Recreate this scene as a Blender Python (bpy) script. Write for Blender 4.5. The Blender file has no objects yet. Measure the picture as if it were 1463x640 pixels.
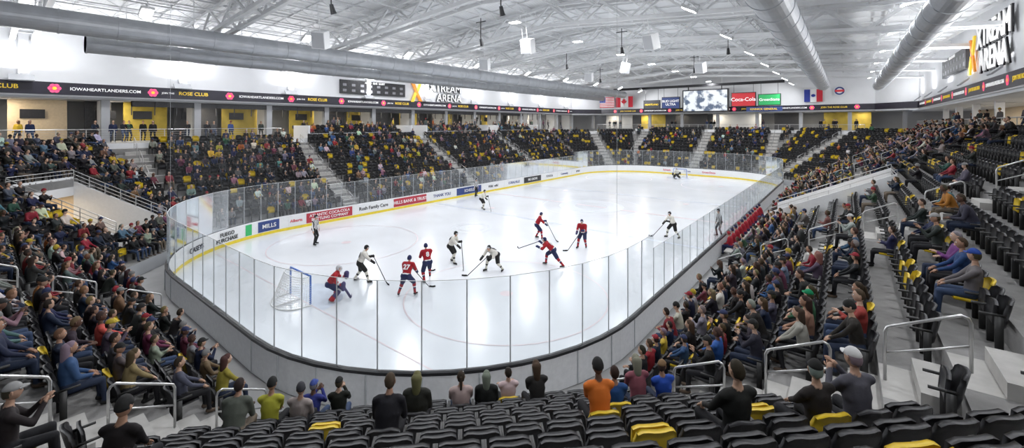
import bpy, math, random
import numpy as np
from mathutils import Vector, Matrix
random.seed(7); rng=np.random.default_rng(7)
C=bpy.context.scene.collection
PI=math.pi
# ------------------------------------------------------------------ materials
def newmat(name,col,rough=.6,metal=0,noise=0,nscale=8,bump=0,bscale=40,emit=0,spec=.5,wave=None):
    m=bpy.data.materials.new(name); m.use_nodes=True
    nt=m.node_tree; b=nt.nodes['Principled BSDF']
    b.inputs['Base Color'].default_value=(*col,1); b.inputs['Roughness'].default_value=rough
    b.inputs['Metallic'].default_value=metal; b.inputs['Specular IOR Level'].default_value=spec
    tc=nt.nodes.new('ShaderNodeTexCoord')
    if noise:
        n=nt.nodes.new('ShaderNodeTexNoise'); n.inputs['Scale'].default_value=nscale; n.inputs['Detail'].default_value=5
        r=nt.nodes.new('ShaderNodeValToRGB')
        r.color_ramp.elements[0].position=.3; r.color_ramp.elements[1].position=.7
        r.color_ramp.elements[0].color=(*[c*(1-noise) for c in col],1)
        r.color_ramp.elements[1].color=(*[min(1,c*(1+noise*.5)) for c in col],1)
        nt.links.new(tc.outputs['Object'],n.inputs['Vector']); nt.links.new(n.outputs['Fac'],r.inputs['Fac'])
        nt.links.new(r.outputs['Color'],b.inputs['Base Color'])
    if bump or wave:
        if wave:
            n=nt.nodes.new('ShaderNodeTexWave'); n.inputs['Scale'].default_value=wave[1]; n.bands_direction=wave[0]
            o=n.outputs['Fac']; bump=wave[2]
        else:
            n=nt.nodes.new('ShaderNodeTexNoise'); n.inputs['Scale'].default_value=bscale; o=n.outputs['Fac']
        bp=nt.nodes.new('ShaderNodeBump'); bp.inputs['Strength'].default_value=bump; bp.inputs['Distance'].default_value=.03
        nt.links.new(tc.outputs['Object'],n.inputs['Vector']); nt.links.new(o,bp.inputs['Height']); nt.links.new(bp.outputs['Normal'],b.inputs['Normal'])
    if emit:
        b.inputs['Emission Color'].default_value=(*col,1); b.inputs['Emission Strength'].default_value=emit
    return m
def attrmat(name,rough=.75,spec=.3,bump=.15):
    m=bpy.data.materials.new(name); m.use_nodes=True; nt=m.node_tree; b=nt.nodes['Principled BSDF']
    a=nt.nodes.new('ShaderNodeAttribute'); a.attribute_name='Col'
    b.inputs['Roughness'].default_value=rough; b.inputs['Specular IOR Level'].default_value=spec
    tc=nt.nodes.new('ShaderNodeTexCoord'); n=nt.nodes.new('ShaderNodeTexNoise'); n.inputs['Scale'].default_value=22
    nt.links.new(tc.outputs['Object'],n.inputs['Vector'])
    bp=nt.nodes.new('ShaderNodeBump'); bp.inputs['Strength'].default_value=bump; bp.inputs['Distance'].default_value=.02
    nt.links.new(n.outputs['Fac'],bp.inputs['Height']); nt.links.new(bp.outputs['Normal'],b.inputs['Normal'])
    nt.links.new(a.outputs['Color'],b.inputs['Base Color'])
    return m
M_cloth=attrmat('cloth_skin_colours'); M_seat=attrmat('seat_plastic',.42,.5,.03)
M_ice=newmat('ice',(.77,.80,.84),.2,noise=.07,nscale=.3,bump=.04,bscale=3,spec=.5)
M_red=newmat('paint_red_pale',(.74,.63,.66),.3,noise=.1,nscale=3); M_blue=newmat('paint_blue_pale',(.62,.68,.78),.3,noise=.1,nscale=3); M_greyl=newmat('ice_logo_grey',(.69,.73,.77),.3,noise=.1)
M_white=newmat('board_white',(.80,.81,.82),.35,noise=.04); M_yel=newmat('kick_yellow',(.85,.66,.04),.4,noise=.1)
M_black=newmat('black_plastic',(.015,.015,.018),.35,noise=.2); M_grey=newmat('board_outer_white',(.86,.87,.88),.5,noise=.06)
M_post=newmat('stanchion_aluminium',(.50,.52,.54),.5,noise=.05)
M_digit=newmat('led_digit_grey',(.22,.22,.24),.4)
M_conc=newmat('concrete_tread',(.28,.275,.27),.8,noise=.22,nscale=3,bump=.1); M_step=newmat('concrete_step',(.48,.47,.45),.8,noise=.12,nscale=4)
M_floor=newmat('concrete_floor',(.38,.38,.38),.6,noise=.15,nscale=1)
M_wall=newmat('wall_paint_white',(.76,.77,.79),.7,noise=.04,nscale=.6)
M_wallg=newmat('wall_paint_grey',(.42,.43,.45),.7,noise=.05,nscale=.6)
M_roof=newmat('roof_deck_white',(.84,.85,.86),.6,wave=('Y',1.6,.6)); M_steel=newmat('steel_white',(.80,.81,.82),.5,noise=.05,nscale=2)
M_duct=newmat('duct_galvanised',(.50,.52,.55),.4,metal=.35,noise=.12,nscale=1.5)
M_metal=newmat('rail_steel',(.6,.6,.6),.3,metal=.85); M_beige=newmat('beige_wall',(.74,.60,.42),.7,noise=.08)
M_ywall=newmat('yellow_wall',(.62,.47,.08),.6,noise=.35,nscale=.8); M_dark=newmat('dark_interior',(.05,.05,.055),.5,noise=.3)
M_ribbon=newmat('led_ribbon_black',(.014,.012,.026),.35,noise=.3,nscale=2); M_tw=newmat('led_white',(.85,.85,.85),.5,emit=.45); M_ty=newmat('led_yellow',(.90,.62,.05),.5,emit=.35)
M_pink=newmat('led_rose',(.85,.10,.25),.5,emit=.5); M_or=newmat('sign_orange',(.90,.30,.02),.4,emit=.1)
M_signr=newmat('ad_red',(.62,.03,.04),.4,emit=.12); M_signg=newmat('ad_green',(.03,.40,.12),.4,emit=.12)
M_signb=newmat('ad_navy',(.03,.06,.22),.4); M_adr=newmat('ad_board_red',(.45,.03,.05),.4)
M_bluepost=newmat('goal_post_blue',(.05,.16,.55),.3); M_net=newmat('net_white',(.85,.85,.85),.7)
M_lens=newmat('lamp_lens',(1,1,1),.4,emit=18)
def sheetmat(name,tint,fac,ior,noisy=True):
    m=bpy.data.materials.new(name); m.use_nodes=True; nt=m.node_tree; nt.nodes.clear()
    o=nt.nodes.new('ShaderNodeOutputMaterial'); t=nt.nodes.new('ShaderNodeBsdfTransparent'); t.inputs[0].default_value=(*tint,1)
    d=nt.nodes.new('ShaderNodeBsdfDiffuse'); d.inputs[0].default_value=(.75,.78,.8,1)
    x=nt.nodes.new('ShaderNodeMixShader'); n=nt.nodes.new('ShaderNodeTexNoise'); n.inputs['Scale'].default_value=.8
    mth=nt.nodes.new('ShaderNodeMath'); mth.operation='MULTIPLY'; mth.inputs[1].default_value=fac
    tc=nt.nodes.new('ShaderNodeTexCoord'); nt.links.new(tc.outputs['Object'],n.inputs['Vector'])
    nt.links.new(n.outputs['Fac'],mth.inputs[0]); nt.links.new(mth.outputs[0],x.inputs[0])
    nt.links.new(t.outputs[0],x.inputs[1]); nt.links.new(d.outputs[0],x.inputs[2])
    if ior:
        g=nt.nodes.new('ShaderNodeBsdfGlossy'); g.inputs['Roughness'].default_value=.08; g.inputs['Color'].default_value=(.85,.88,.9,1)
        f=nt.nodes.new('ShaderNodeFresnel'); f.inputs[0].default_value=ior; y=nt.nodes.new('ShaderNodeMixShader')
        nt.links.new(f.outputs[0],y.inputs[0]); nt.links.new(x.outputs[0],y.inputs[1]); nt.links.new(g.outputs[0],y.inputs[2]); nt.links.new(y.outputs[0],o.inputs[0])
    else: nt.links.new(x.outputs[0],o.inputs[0])
    return m
M_glass=sheetmat('rink_glass',(.90,.925,.935),.17,1.28); M_netting=sheetmat('netting_mesh',(.975,.975,.98),.03,0)
def screenmat():
    m=bpy.data.materials.new('video_screen'); m.use_nodes=True; nt=m.node_tree; b=nt.nodes['Principled BSDF']
    tc=nt.nodes.new('ShaderNodeTexCoord'); n=nt.nodes.new('ShaderNodeTexNoise'); n.inputs['Scale'].default_value=.9; n.inputs['Detail'].default_value=4
    r=nt.nodes.new('ShaderNodeValToRGB'); r.color_ramp.elements[0].position=.38; r.color_ramp.elements[0].color=(.08,.12,.2,1); r.color_ramp.elements[1].position=.5; r.color_ramp.elements[1].color=(.8,.85,.9,1)
    nt.links.new(tc.outputs['Object'],n.inputs['Vector']); nt.links.new(n.outputs['Fac'],r.inputs['Fac'])
    nt.links.new(r.outputs['Color'],b.inputs['Emission Color']); b.inputs['Emission Strength'].default_value=1.1; b.inputs['Base Color'].default_value=(.02,.02,.02,1)
    return m
M_screen=screenmat()
# ------------------------------------------------------------------ mesh builder
class MB:
    def __init__(s): s.v=[]; s.f=[]; s.m=[]; s.mats=[]
    def mi(s,m):
        if m not in s.mats: s.mats.append(m)
        return s.mats.index(m)
    def face(s,pts,m):
        k=len(s.v); s.v+= [tuple(p) for p in pts]; s.f.append(tuple(range(k,k+len(pts)))); s.m.append(s.mi(m))
    def box(s,x0,x1,y0,y1,z0,z1,m):
        k=len(s.v); s.v+=[(x,y,z) for z in(z0,z1) for y in(y0,y1) for x in(x0,x1)]
        for f in((0,2,3,1),(4,5,7,6),(0,1,5,4),(2,6,7,3),(0,4,6,2),(1,3,7,5)): s.f.append(tuple(k+i for i in f)); s.m.append(s.mi(m))
    def beam(s,a,b,w,h,m):
        a=Vector(a);b=Vector(b);d=(b-a).normalized(); up=Vector((0,0,1))
        if abs(d.z)>.95: up=Vector((1,0,0))
        r=d.cross(up).normalized(); u=r.cross(d).normalized(); k=len(s.v)
        for p in(a,b):
            for i,j in((-1,-1),(1,-1),(1,1),(-1,1)): s.v.append(tuple(p+r*(w/2*i)+u*(h/2*j)))
        for f in((0,1,5,4),(1,2,6,5),(2,3,7,6),(3,0,4,7),(3,2,1,0),(4,5,6,7)): s.f.append(tuple(k+i for i in f)); s.m.append(s.mi(m))
    def tube(s,pts,r,m,n=8,cap=True):
        pts=[Vector(p) for p in pts]; k=len(s.v); rs=r if hasattr(r,'__len__') else [r]*len(pts); ref=None
        for i,p in enumerate(pts):
            d=(pts[min(i+1,len(pts)-1)]-pts[max(i-1,0)]).normalized()
            if ref is None: ref=d.cross(Vector((0,0,1)) if abs(d.z)<.9 else Vector((1,0,0))).normalized()
            u=(ref-d*ref.dot(d)).normalized(); w=d.cross(u); ref=u
            for j in range(n):
                a=2*PI*j/n; s.v.append(tuple(p+(u*math.cos(a)+w*math.sin(a))*rs[i]))
        for i in range(len(pts)-1):
            for j in range(n):
                s.f.append((k+i*n+j,k+i*n+(j+1)%n,k+(i+1)*n+(j+1)%n,k+(i+1)*n+j)); s.m.append(s.mi(m))
        if cap:
            s.f.append(tuple(k+j for j in reversed(range(n)))); s.m.append(s.mi(m))
            e=k+(len(pts)-1)*n; s.f.append(tuple(e+j for j in range(n))); s.m.append(s.mi(m))
    def build(s,name,parent=None,smooth=False):
        me=bpy.data.meshes.new(name); me.from_pydata(s.v,[],s.f)
        for m in s.mats: me.materials.append(m)
        me.polygons.foreach_set('material_index',s.m)
        if smooth: me.polygons.foreach_set('use_smooth',[True]*len(s.f))
        me.update(); o=bpy.data.objects.new(name,me); C.objects.link(o)
        if parent: o.parent=parent
        return o
def text(body,loc,rot,size,mat,parent=None,name='lettering',ext=.01,ax='CENTER',off=.012):
    cu=bpy.data.curves.new(name,'FONT'); cu.body=body; cu.size=size; cu.align_x=ax; cu.align_y='CENTER'; cu.extrude=ext; cu.offset=size*off
    cu.materials.append(mat); o=bpy.data.objects.new(name,cu); C.objects.link(o); o.location=loc; o.rotation_euler=rot
    if parent: o.parent=parent
    return o
RL=(PI/2,0,PI/2); RR=(PI/2,0,-PI/2); RF=(PI/2,0,0)
# ------------------------------------------------------------------ camera
CX,CY,CZ=0,0,7.7; TH=math.radians(38.3); FP=606.
cam=bpy.data.cameras.new('camera'); co=bpy.data.objects.new('camera',cam); C.objects.link(co)
cam.sensor_width=36; cam.sensor_fit='HORIZONTAL'; cam.lens=36*FP/1463; cam.shift_y=-(320-177)/1463; cam.clip_end=400; cam.clip_start=.05
co.location=(CX,CY,CZ); co.rotation_euler=(PI/2,0,TH); bpy.context.scene.camera=co
def proj(x,y,z):
    l=(x-CX)*math.cos(TH)+(y-CY)*math.sin(TH); d=-(x-CX)*math.sin(TH)+(y-CY)*math.cos(TH)
    if d<.3: return None
    return 731.5+FP*l/d, 177+FP*(CZ-z)/d, d
# ------------------------------------------------------------------ rink
XL,XR,YN,YF,R=-31.8,-5.87,5.45,66.2,8.6
XC=(XL+XR)/2; YC=(YN+YF)/2
def rpath(off,seg=14):
    pts=[]
    for cx,cy,a0 in((XR-R,YN+R,-90),(XR-R,YF-R,0),(XL+R,YF-R,90),(XL+R,YN+R,180)):
        for i in range(seg+1):
            a=math.radians(a0+90*i/seg); pts.append((cx+(R+off)*math.cos(a),cy+(R+off)*math.sin(a)))
    return pts
mb=MB(); mb.face([(x,y,0) for x,y in rpath(.02)],M_ice); mb.build('ice_surface')
mk=MB()
def strip(x0,x1,y0,y1,m,z=.006): mk.face([(x0,y0,z),(x1,y0,z),(x1,y1,z),(x0,y1,z)],m)
def ring(cx,cy,r0,r1,m,a0=0,a1=360,n=48,z=.007):
    for i in range(n):
        a=math.radians(a0+(a1-a0)*i/n); b=math.radians(a0+(a1-a0)*(i+1)/n)
        mk.face([(cx+r0*math.cos(a),cy+r0*math.sin(a),z),(cx+r1*math.cos(a),cy+r1*math.sin(a),z),(cx+r1*math.cos(b),cy+r1*math.sin(b),z),(cx+r0*math.cos(b),cy+r0*math.sin(b),z)],m)
GN,GF=YN+3.4,YF-3.4
strip(XL+2,XR-2,GN-.03,GN+.03,M_red); strip(XL+2,XR-2,GF-.03,GF+.03,M_red); strip(XL+.1,XR-.1,YC-.15,YC+.15,M_red)
for y in(YC-8.,YC+8.): strip(XL+.1,XR-.1,y-.15,y+.15,M_blue)
ring(XC,YC,4.5,4.57,M_blue)
for gy in(GN+6.1,GF-6.1):
    for gx in(XC-6.7,XC+6.7): ring(gx,gy,4.5,4.56,M_red); ring(gx,gy,0,.3,M_red,n=16)
for gy in(YC-6.5,YC+6.5):
    for gx in(XC-6.7,XC+6.7): ring(gx,gy,0,.3,M_red,n=16)
ring(XC,GN,0,1.83,M_blue,0,180,z=.005); ring(XC,GF,0,1.83,M_blue,180,360,z=.005)
ring(XC-3.,YC-13,1.2,1.5,M_greyl); ring(XC-3.,YC-13,.3,.9,M_greyl); ring(XC,YC,1.5,3,M_greyl)
mk.build('ice_markings')
db=MB()
def sweep(mbb,o0,z0,o1,z1,m):
    a=rpath(o0); b=rpath(o1); n=len(a)
    for i in range(n):
        j=(i+1)%n; mbb.face([(*a[i],z0),(*a[j],z0),(*b[j],z1),(*b[i],z1)],m)
sweep(db,0,0,0,.2,M_yel); sweep(db,0,.2,0,1.0,M_white); sweep(db,-.01,1.0,-.01,1.07,M_grey); sweep(db,-.01,1.07,.09,1.09,M_black); sweep(db,.09,1.09,.15,1.07,M_black); sweep(db,.15,1.07,.15,.99,M_black); sweep(db,.14,.99,.14,.0,M_grey)
for i,(x,y) in enumerate(rpath(.145,9)): db.beam((x,y,.02),(x,y,.98),.04,.02,M_post)
db.build('dasher_boards')
gl=MB(); ps=MB()
def resample(pts,step):
    P_=[Vector(p) for p in pts]+[Vector(pts[0])]; L=[0]
    for a,b in zip(P_,P_[1:]): L.append(L[-1]+(b-a).length)
    n=round(L[-1]/step); out=[]; k=0
    for i in range(n):
        t=L[-1]*i/n
        while L[k+1]<t: k+=1
        out.append(P_[k].lerp(P_[k+1],(t-L[k])/max(1e-6,L[k+1]-L[k])))
    return out
gp=resample(rpath(.06,24),1.2)
def gh(p): return 3.5 if (p.y<YN+R+2 or p.y>YF-R-2) else 2.95
nt_=MB()
for i in range(len(gp)):
    a=gp[i]; b=gp[(i+1)%len(gp)]; h=max(gh(a),gh(b))
    gl.face([(a.x,a.y,1.07),(b.x,b.y,1.07),(b.x,b.y,h),(a.x,a.y,h)],M_glass)
    ps.beam((a.x,a.y,h),(b.x,b.y,h),.014,.014,M_grey)
    ps.beam((a.x,a.y,1.07),(a.x,a.y,h),.026,.026,M_post)
    if max(a.y,b.y)<YN+R-.5:
        nt_.face([(a.x,a.y,h),(b.x,b.y,h),(b.x,b.y,14.2),(a.x,a.y,14.2)],M_netting)
for (x,y) in((XR-.05,YN+R-1.),(XL+R-2.,YN+.3)): nt_.beam((x,y,3.5),(x,y,14.2),.008,.008,M_post)
gl.build('rink_glass_panels'); ps.build('glass_stanchions'); nt_.build('safety_netting')
def advert(y0,y1,bg,txt,tm,size=.42,side='L'):
    b=MB(); 
    if side=='L':
        b.box(XL+.005,XL+.02,y0,y1,.24,.96,bg); o=b.build('board_advert'); text(txt,(XL+.03,(y0+y1)/2,.6),RL,size,tm,o)
    else:
        b.box(y0,y1,YF-.02,YF-.005,.24,.96,bg); o=b.build('board_advert'); text(txt,((y0+y1)/2,YF-.03,.6),RF,size,tm,o)
M_tn=newmat('print_navy',(.03,.05,.2),.5); M_tb=newmat('print_black',(.02,.02,.02),.5); M_tpw=newmat('print_white',(.85,.85,.85),.5); M_tr=newmat('print_red',(.6,.03,.05),.5)
ads=[(M_adr,'ATLANTIC COCA-COLA\nBOTTLING COMPANY',M_tpw),(M_white,'Rush Family Care',M_tb),(M_adr,'HILLS BANK & TRUST',M_tpw),(M_white,'THANK YOU',M_tn),(M_signb,'SCHEELS',M_tpw),(M_white,'Wild  wild',M_tb),(M_white,'CORALVILLE',M_tn),(M_black,'BIG GROVE',M_tpw),(M_white,'TOYOTA',M_tb),(M_white,'Community',M_tn),(M_white,'IOWA',M_tb)]
advert(14.1,15.2,M_white,'Alberts',M_tr,.3)
for i,(y0) in enumerate(np.arange(15.4,57,3.9)):
    a=ads[i%len(ads)]
    advert(y0,y0+3.75,a[0],a[1],a[2],.3 if len(a[1])>20 else .40)
for i,x in enumerate(np.arange(XL+R,XR-R-1,3.)): advert(x,x+2.8,M_white,['Scheels','Canes','GreenState','Collins'][i%4],[M_tr,M_tn][i%2],.4,'F')
def corner_ad(a0,a1,m,txt=None,tm=None,sz=.4):
    b=MB(); cx,cy=XL+R,YN+R; n=8
    for i in range(n):
        p=math.radians(a0+(a1-a0)*i/n); q=math.radians(a0+(a1-a0)*(i+1)/n); r=R-.02
        b.face([(cx+r*math.cos(p),cy+r*math.sin(p),.24),(cx+r*math.cos(q),cy+r*math.sin(q),.24),(cx+r*math.cos(q),cy+r*math.sin(q),.96),(cx+r*math.cos(p),cy+r*math.sin(p),.96)],m)
    o=b.build('board_advert')
    if txt:
        a=math.radians((a0+a1)/2); r=R-.09; text(txt,(cx+r*math.cos(a),cy+r*math.sin(a),.6),(PI/2,0,a-PI/2),sz,tm,o)
corner_ad(184,194,M_signb,'MILLS',M_tpw,.4); corner_ad(197,200,M_signg); corner_ad(203,216,M_white,'FUEGO\nPURCHASE',M_tb,.34); corner_ad(222,232,M_white,'CASEYS',M_tb,.4)
def goal(gy,sgn):
    g=MB(); w=.915; h=1.22; y=gy
    for x in(-w,w): g.tube([(XC+x,y,0),(XC+x,y,h)],.04,M_bluepost)
    g.tube([(XC-w,y,h),(XC+w,y,h)],.04,M_bluepost)
    D=-sgn*1.1; back=[]
    for i in range(13):
        a=PI*i/12; back.append((XC-w*math.cos(a)*1.12,y+D*math.sin(a)**.6 if math.sin(a)>0 else y,0.03))
    g.tube(back,.03,M_net); g.box(XC-.04,XC+.04,min(y,y+D),max(y,y+D),0.02,.07,M_net)
    top=[(XC-w*math.cos(PI*i/12),y+D*.45*max(0,math.sin(PI*i/12))**.6,h-.02) for i in range(13)]
    g.tube(top,.02,M_net)
    for i in range(12):
        for k in range(4):
            f=k/4
            a=Vector(back[i]).lerp(Vector(back[i+1]),f); b=Vector(top[i]).lerp(Vector(top[i+1]),f); g.beam(a,b,.01,.01,M_net)
    for k in range(1,14):
        f=k/14; rr=[Vector(back[i]).lerp(Vector(top[i]),f) for i in range(13)]
        for i in range(12): g.beam(rr[i],rr[i+1],.01,.01,M_net)
    for k in range(1,12):
        x=-w+2*w*k/12; t=Vector(top[k]); g.beam((XC+x,y,h),t,.01,.01,M_net)
    g.build('hockey_goal')
goal(GN,1); goal(GF,-1)
# ------------------------------------------------------------------ bowl
q2=math.sqrt(.5)
CNR=(XR-R,YN+R);CNL=(XL+R,YN+R);CFL=(XL+R,YF-R);CFR=(XR-R,YF-R)
def cs(n,c): return n[0]*c[0]+n[1]*c[1]+R
SD=[('R',(1,0),XR),('NR',(q2,-q2),cs((q2,-q2),CNR)),('N',(0,-1),-YN),('NL',(-q2,-q2),cs((-q2,-q2),CNL)),('L',(-1,0),-XL),('FL',(-q2,q2),cs((-q2,q2),CFL)),('F',(0,1),YF),('FR',(q2,q2),cs((q2,q2),CFR))]
def vert(i,t):
    n1=SD[i%8][1];c1=SD[i%8][2]+t;n2=SD[(i+1)%8][1];c2=SD[(i+1)%8][2]+t
    D=n1[0]*n2[1]-n1[1]*n2[0]; return ((c1*n2[1]-c2*n1[1])/D,(n1[0]*c2-n2[0]*c1)/D)
T0,PT,Z0,RZ=1.2,.85,.66,.47
NRO={'R':14,'NR':14,'N':14,'NL':12,'L':12,'FL':12,'F':13,'FR':13}
def TTi(i): return T0+PT*NRO[SD[i][0]]
def ZTi(i): return Z0+RZ*(NRO[SD[i][0]]-1)+.4
def srange(i,t):
    n=SD[i][1]; tau=(-n[1],n[0]); a=vert(i-1,t); b=vert(i,t)
    s=[tau[0]*p[0]+tau[1]*p[1] for p in(a,b)]; return min(s),max(s)
def P(i,t,s,z):
    n=SD[i][1]; c=SD[i][2]+t; return (n[0]*c-n[1]*s, n[1]*c+n[0]*s, z)
AISLE={'R':[9.3,21,45.5,57],'N':[-10.6,-19.5],'NL':[],'L':[-7.5,-20,-35.5,-50],'F':[29.5,18.6,8.8],'NR':[],'FL':[0],'FR':[0]}
sNL=(srange(3,0)[0]+srange(3,0)[1])/2
for k,i in(('FL',5),('FR',7)): AISLE[k]=[sum(srange(i,0))/2]
VOM={'R':(31.,34.8,1,8),'NL':(sNL-1.9,sNL+1.9,2,8)}
bw=MB(); stp=MB(); seats=[]
for i,(nm,n,c) in enumerate(SD):
    for r in range(NRO[nm]):
        t=T0+PT*r; t2=t+PT; z=Z0+RZ*r; a0,a1=srange(i,t); b0,b1=srange(i,t2)
        iv=[((a0,b0),(a1,b1))]
        if nm in VOM and VOM[nm][2]<=r<VOM[nm][3]:
            v=VOM[nm]; iv=[((a0,b0),(v[0],v[0])),((v[1],v[1]),(a1,b1))]
        for (p0,p1) in iv:
            bw.face([P(i,t,p0[0],z),P(i,t,p1[0],z),P(i,t2,p1[1],z),P(i,t2,p0[1],z)],M_conc)
            bw.face([P(i,t,p0[0],z-RZ if r else 0),P(i,t,p1[0],z-RZ if r else 0),P(i,t,p1[0],z),P(i,t,p0[0],z)],M_conc if r else M_wallg)
            lo=max(p0)+.3; hi=min(p1)-.3; nseat=int((hi-lo)/.54); 
            for k in range(nseat+1):
                s=lo+(hi-lo-nseat*.54)/2+k*.54
                if any(abs(s-a)<.85 for a in AISLE[nm]): continue
                x,y,_=P(i,t+.52,s,z); 
                if y<-16 or (x>1.5 and y<-1.5): continue
                seats.append((i,r,s,x,y,z,math.atan2(n[0],-n[1])))
        for a in AISLE[nm]:
            if r==0: continue
            hh,tt=.5,.42
            stp.face([P(i,t-tt,a-.6,z-RZ*hh),P(i,t-tt,a+.6,z-RZ*hh),P(i,t,a+.6,z-RZ*hh),P(i,t,a-.6,z-RZ*hh)],M_step)
            stp.face([P(i,t-tt,a-.6,z-RZ),P(i,t-tt,a+.6,z-RZ),P(i,t-tt,a+.6,z-RZ*hh),P(i,t-tt,a-.6,z-RZ*hh)],M_step)
            for e in(-.6,.6): stp.face([P(i,t-tt,a+e,z-RZ),P(i,t,a+e,z-RZ),P(i,t,a+e,z-RZ*hh),P(i,t-tt,a+e,z-RZ*hh)],M_step)
            stp.face([P(i,t+.005,a-.6,z+.004),P(i,t+.005,a+.6,z+.004),P(i,t2-.005,a+.6,z+.004),P(i,t2-.005,a-.6,z+.004)],M_step)
bw.build('seating_bowl'); stp.build('aisle_stairs')
cc=MB()
for i,(nm,n,c) in enumerate(SD):
    TT=TTi(i); ZT=ZTi(i); a=srange(i,TT); zt=Z0+RZ*(NRO[nm]-1); E=9 if nm!='L' else 10.2
    cc.face([P(i,TT,a[0],zt),P(i,TT,a[1],zt),P(i,TT,a[1],ZT),P(i,TT,a[0],ZT)],M_wall)
    b=srange(i,TT+E)
    cc.face([P(i,TT,a[0],ZT),P(i,TT,a[1],ZT),P(i,TT+E,b[1],ZT),P(i,TT+E,b[0],ZT)],M_floor)
cc.build('concourse_floor')
fl=MB(); fl.face([(-70,-25,-.02),(30,-25,-.02),(30,110,-.02),(-70,110,-.02)],M_floor); fl.build('floor')
def vom(i,v,name,hw):
    s0,s1,r0,r1=v; b=MB(); w=.12
    tA=T0+PT*r0; tB=T0+PT*r1; zb=Z0+RZ*(r0-1); zfl=zb; ztop=Z0+RZ*(r1-1)
    for s,sg in((s0,-1),(s1,1)):
        for e in(0,sg*w):
            b.face([P(i,tA,s+e,zfl),P(i,tB,s+e,zfl),P(i,tB,s+e,ztop+hw),P(i,tA,s+e,zb+RZ+hw)],M_white)
        b.face([P(i,tA,s,zb+RZ+hw),P(i,tB,s,ztop+hw),P(i,tB,s+sg*w,ztop+hw),P(i,tA,s+sg*w,zb+RZ+hw)],M_wall)
        b.face([P(i,tA,s,zfl),P(i,tA,s+sg*w,zfl),P(i,tA,s+sg*w,zb+RZ+hw),P(i,tA,s,zb+RZ+hw)],M_wall)
        for k in range(1,(4 if hw<.6 else 2)):
            h=hw+.22*k; b.tube([P(i,tA,s,zb+RZ+h),P(i,tB,s,ztop+h)],.022,M_metal)
        for k in range(7):
            f=k/6; t=tA+(tB-tA)*f; z=zb+RZ+(ztop-zb-RZ)*f; b.beam(P(i,t,s,z+hw),P(i,t,s,z+hw+(.66 if hw<.6 else .22)),.035,.035,M_metal)
    b.face([P(i,tA,s0,zfl),P(i,tA,s1,zfl),P(i,tB,s1,zfl),P(i,tB,s0,zfl)],M_floor)
    zl=min(ztop-.3,zfl+2.3)
    b.face([P(i,tB,s0,zl),P(i,tB,s1,zl),P(i,tB,s1,ztop+.6),P(i,tB,s0,ztop+.6)],M_wall)
    b.face([P(i,tB+w,s0,ztop),P(i,tB+w,s1,ztop),P(i,tB+w,s1,ztop+.6),P(i,tB+w,s0,ztop+.6)],M_wall)
    for k in(1,2): b.tube([P(i,tB,s0,ztop+.6+.2*k),P(i,tB,s1,ztop+.6+.2*k)],.02,M_metal)
    for s in(s0,s1): b.face([P(i,tB,s,zfl),P(i,tB+4,s,zfl),P(i,tB+4,s,zl),P(i,tB,s,zl)],M_beige)
    b.face([P(i,tB+4,s0,zfl),P(i,tB+4,s1,zfl),P(i,tB+4,s1,zl),P(i,tB+4,s0,zl)],M_beige)
    b.face([P(i,tB,s0,zfl),P(i,tB,s1,zfl),P(i,tB+4,s1,zfl),P(i,tB+4,s0,zfl)],M_floor)
    for k in range(4): b.tube([P(i,tA,s0+.1,zfl+.3+.25*k),P(i,tA,s1-.1,zfl+.3+.25*k)],.02,M_metal)
    o_=b.build(name)
    L=bpy.data.lights.new('tunnel_lamp','AREA'); L.energy=100; L.size=1; L.color=(1,.82,.58); o=bpy.data.objects.new('tunnel_lamp',L); C.objects.link(o); o.location=P(i,tB+1.2,(s0+s1)/2,zl-.05); o.parent=o_
vom(0,VOM['R'],'entry_tunnel',1.05); vom(3,VOM['NL'],'entry_tunnel',.3)
for i,(nm,n,c) in enumerate(SD):
    for a in AISLE[nm]:
        b=MB()
        for r in range(0,NRO[nm]-1,2):
            t=T0+PT*r+.06; z=Z0+RZ*r; t2=t+.98; z2=z+RZ
            b.tube([P(i,t,a,z),P(i,t,a,z+.80),P(i,t+.03,a,z+.88),P(i,t+.10,a,z+.92),P(i,t2-.10,a,z2+.84),P(i,t2-.03,a,z2+.81),P(i,t2,a,z2+.74),P(i,t2,a,z2)],.024,M_metal)
            b.tube([P(i,t,a,z+.45),P(i,t2,a,z2+.40)],.018,M_metal,6)
        b.build('aisle_handrail',smooth=True)
# ------------------------------------------------------------------ upper fascia, walls, concourse
FXL,FXR,FYF=-45.5,7.6,83.
ZTL=ZTi(4); ZTR=ZTi(0); ZTF=ZTi(6); XLT=XL-TTi(4); XRT=XR+TTi(0); YFT=YF+TTi(6)
ZR0,ZR1=9.85,10.75; ZE=15.6; ZRID=17.6
w=MB(); w.box(FXL-.3,FXL,-16,78,ZR1,ZE+.3,M_wall); w.box(FXL-.25,FXL+.02,-16,78,ZR0-.1,ZR1,M_wall); w.build('wall_left')
w=MB(); w.box(FXR,FXR+.3,-6,78,ZR1,ZE+.3,M_wall); w.box(FXR-.02,FXR+.25,-6,78,ZR0-.1,ZR1,M_wall); w.build('wall_right')
w=MB(); w.box(FXL+4,FXR-4,FYF,FYF+.3,ZR0-.1,ZE+2.6,M_wall); w.build('wall_far')
w=MB(); w.beam((FXL,78,(ZR0+ZE)/2+.4),(FXL+4.2,FYF+.1,(ZR0+ZE)/2+.4),.25,ZE-ZR0+1.2,M_wall); w.beam((FXR,78,(ZR0+ZE)/2+.4),(FXR-4.2,FYF+.1,(ZR0+ZE)/2+.4),.25,ZE-ZR0+1.2,M_wall); w.build('wall_far_corners')
w=MB(); w.box(-52.98,FXL-.31,-16,89.9,ZR0-.25,ZR0-.1,M_wallg); w.box(FXR+.31,14.7,-6,89.9,ZR0-.25,ZR0-.1,M_wall); w.box(-45,7,FYF+.31,89.9,ZR0-.25,ZR0-.1,M_wallg); w.build('concourse_soffit')
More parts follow.
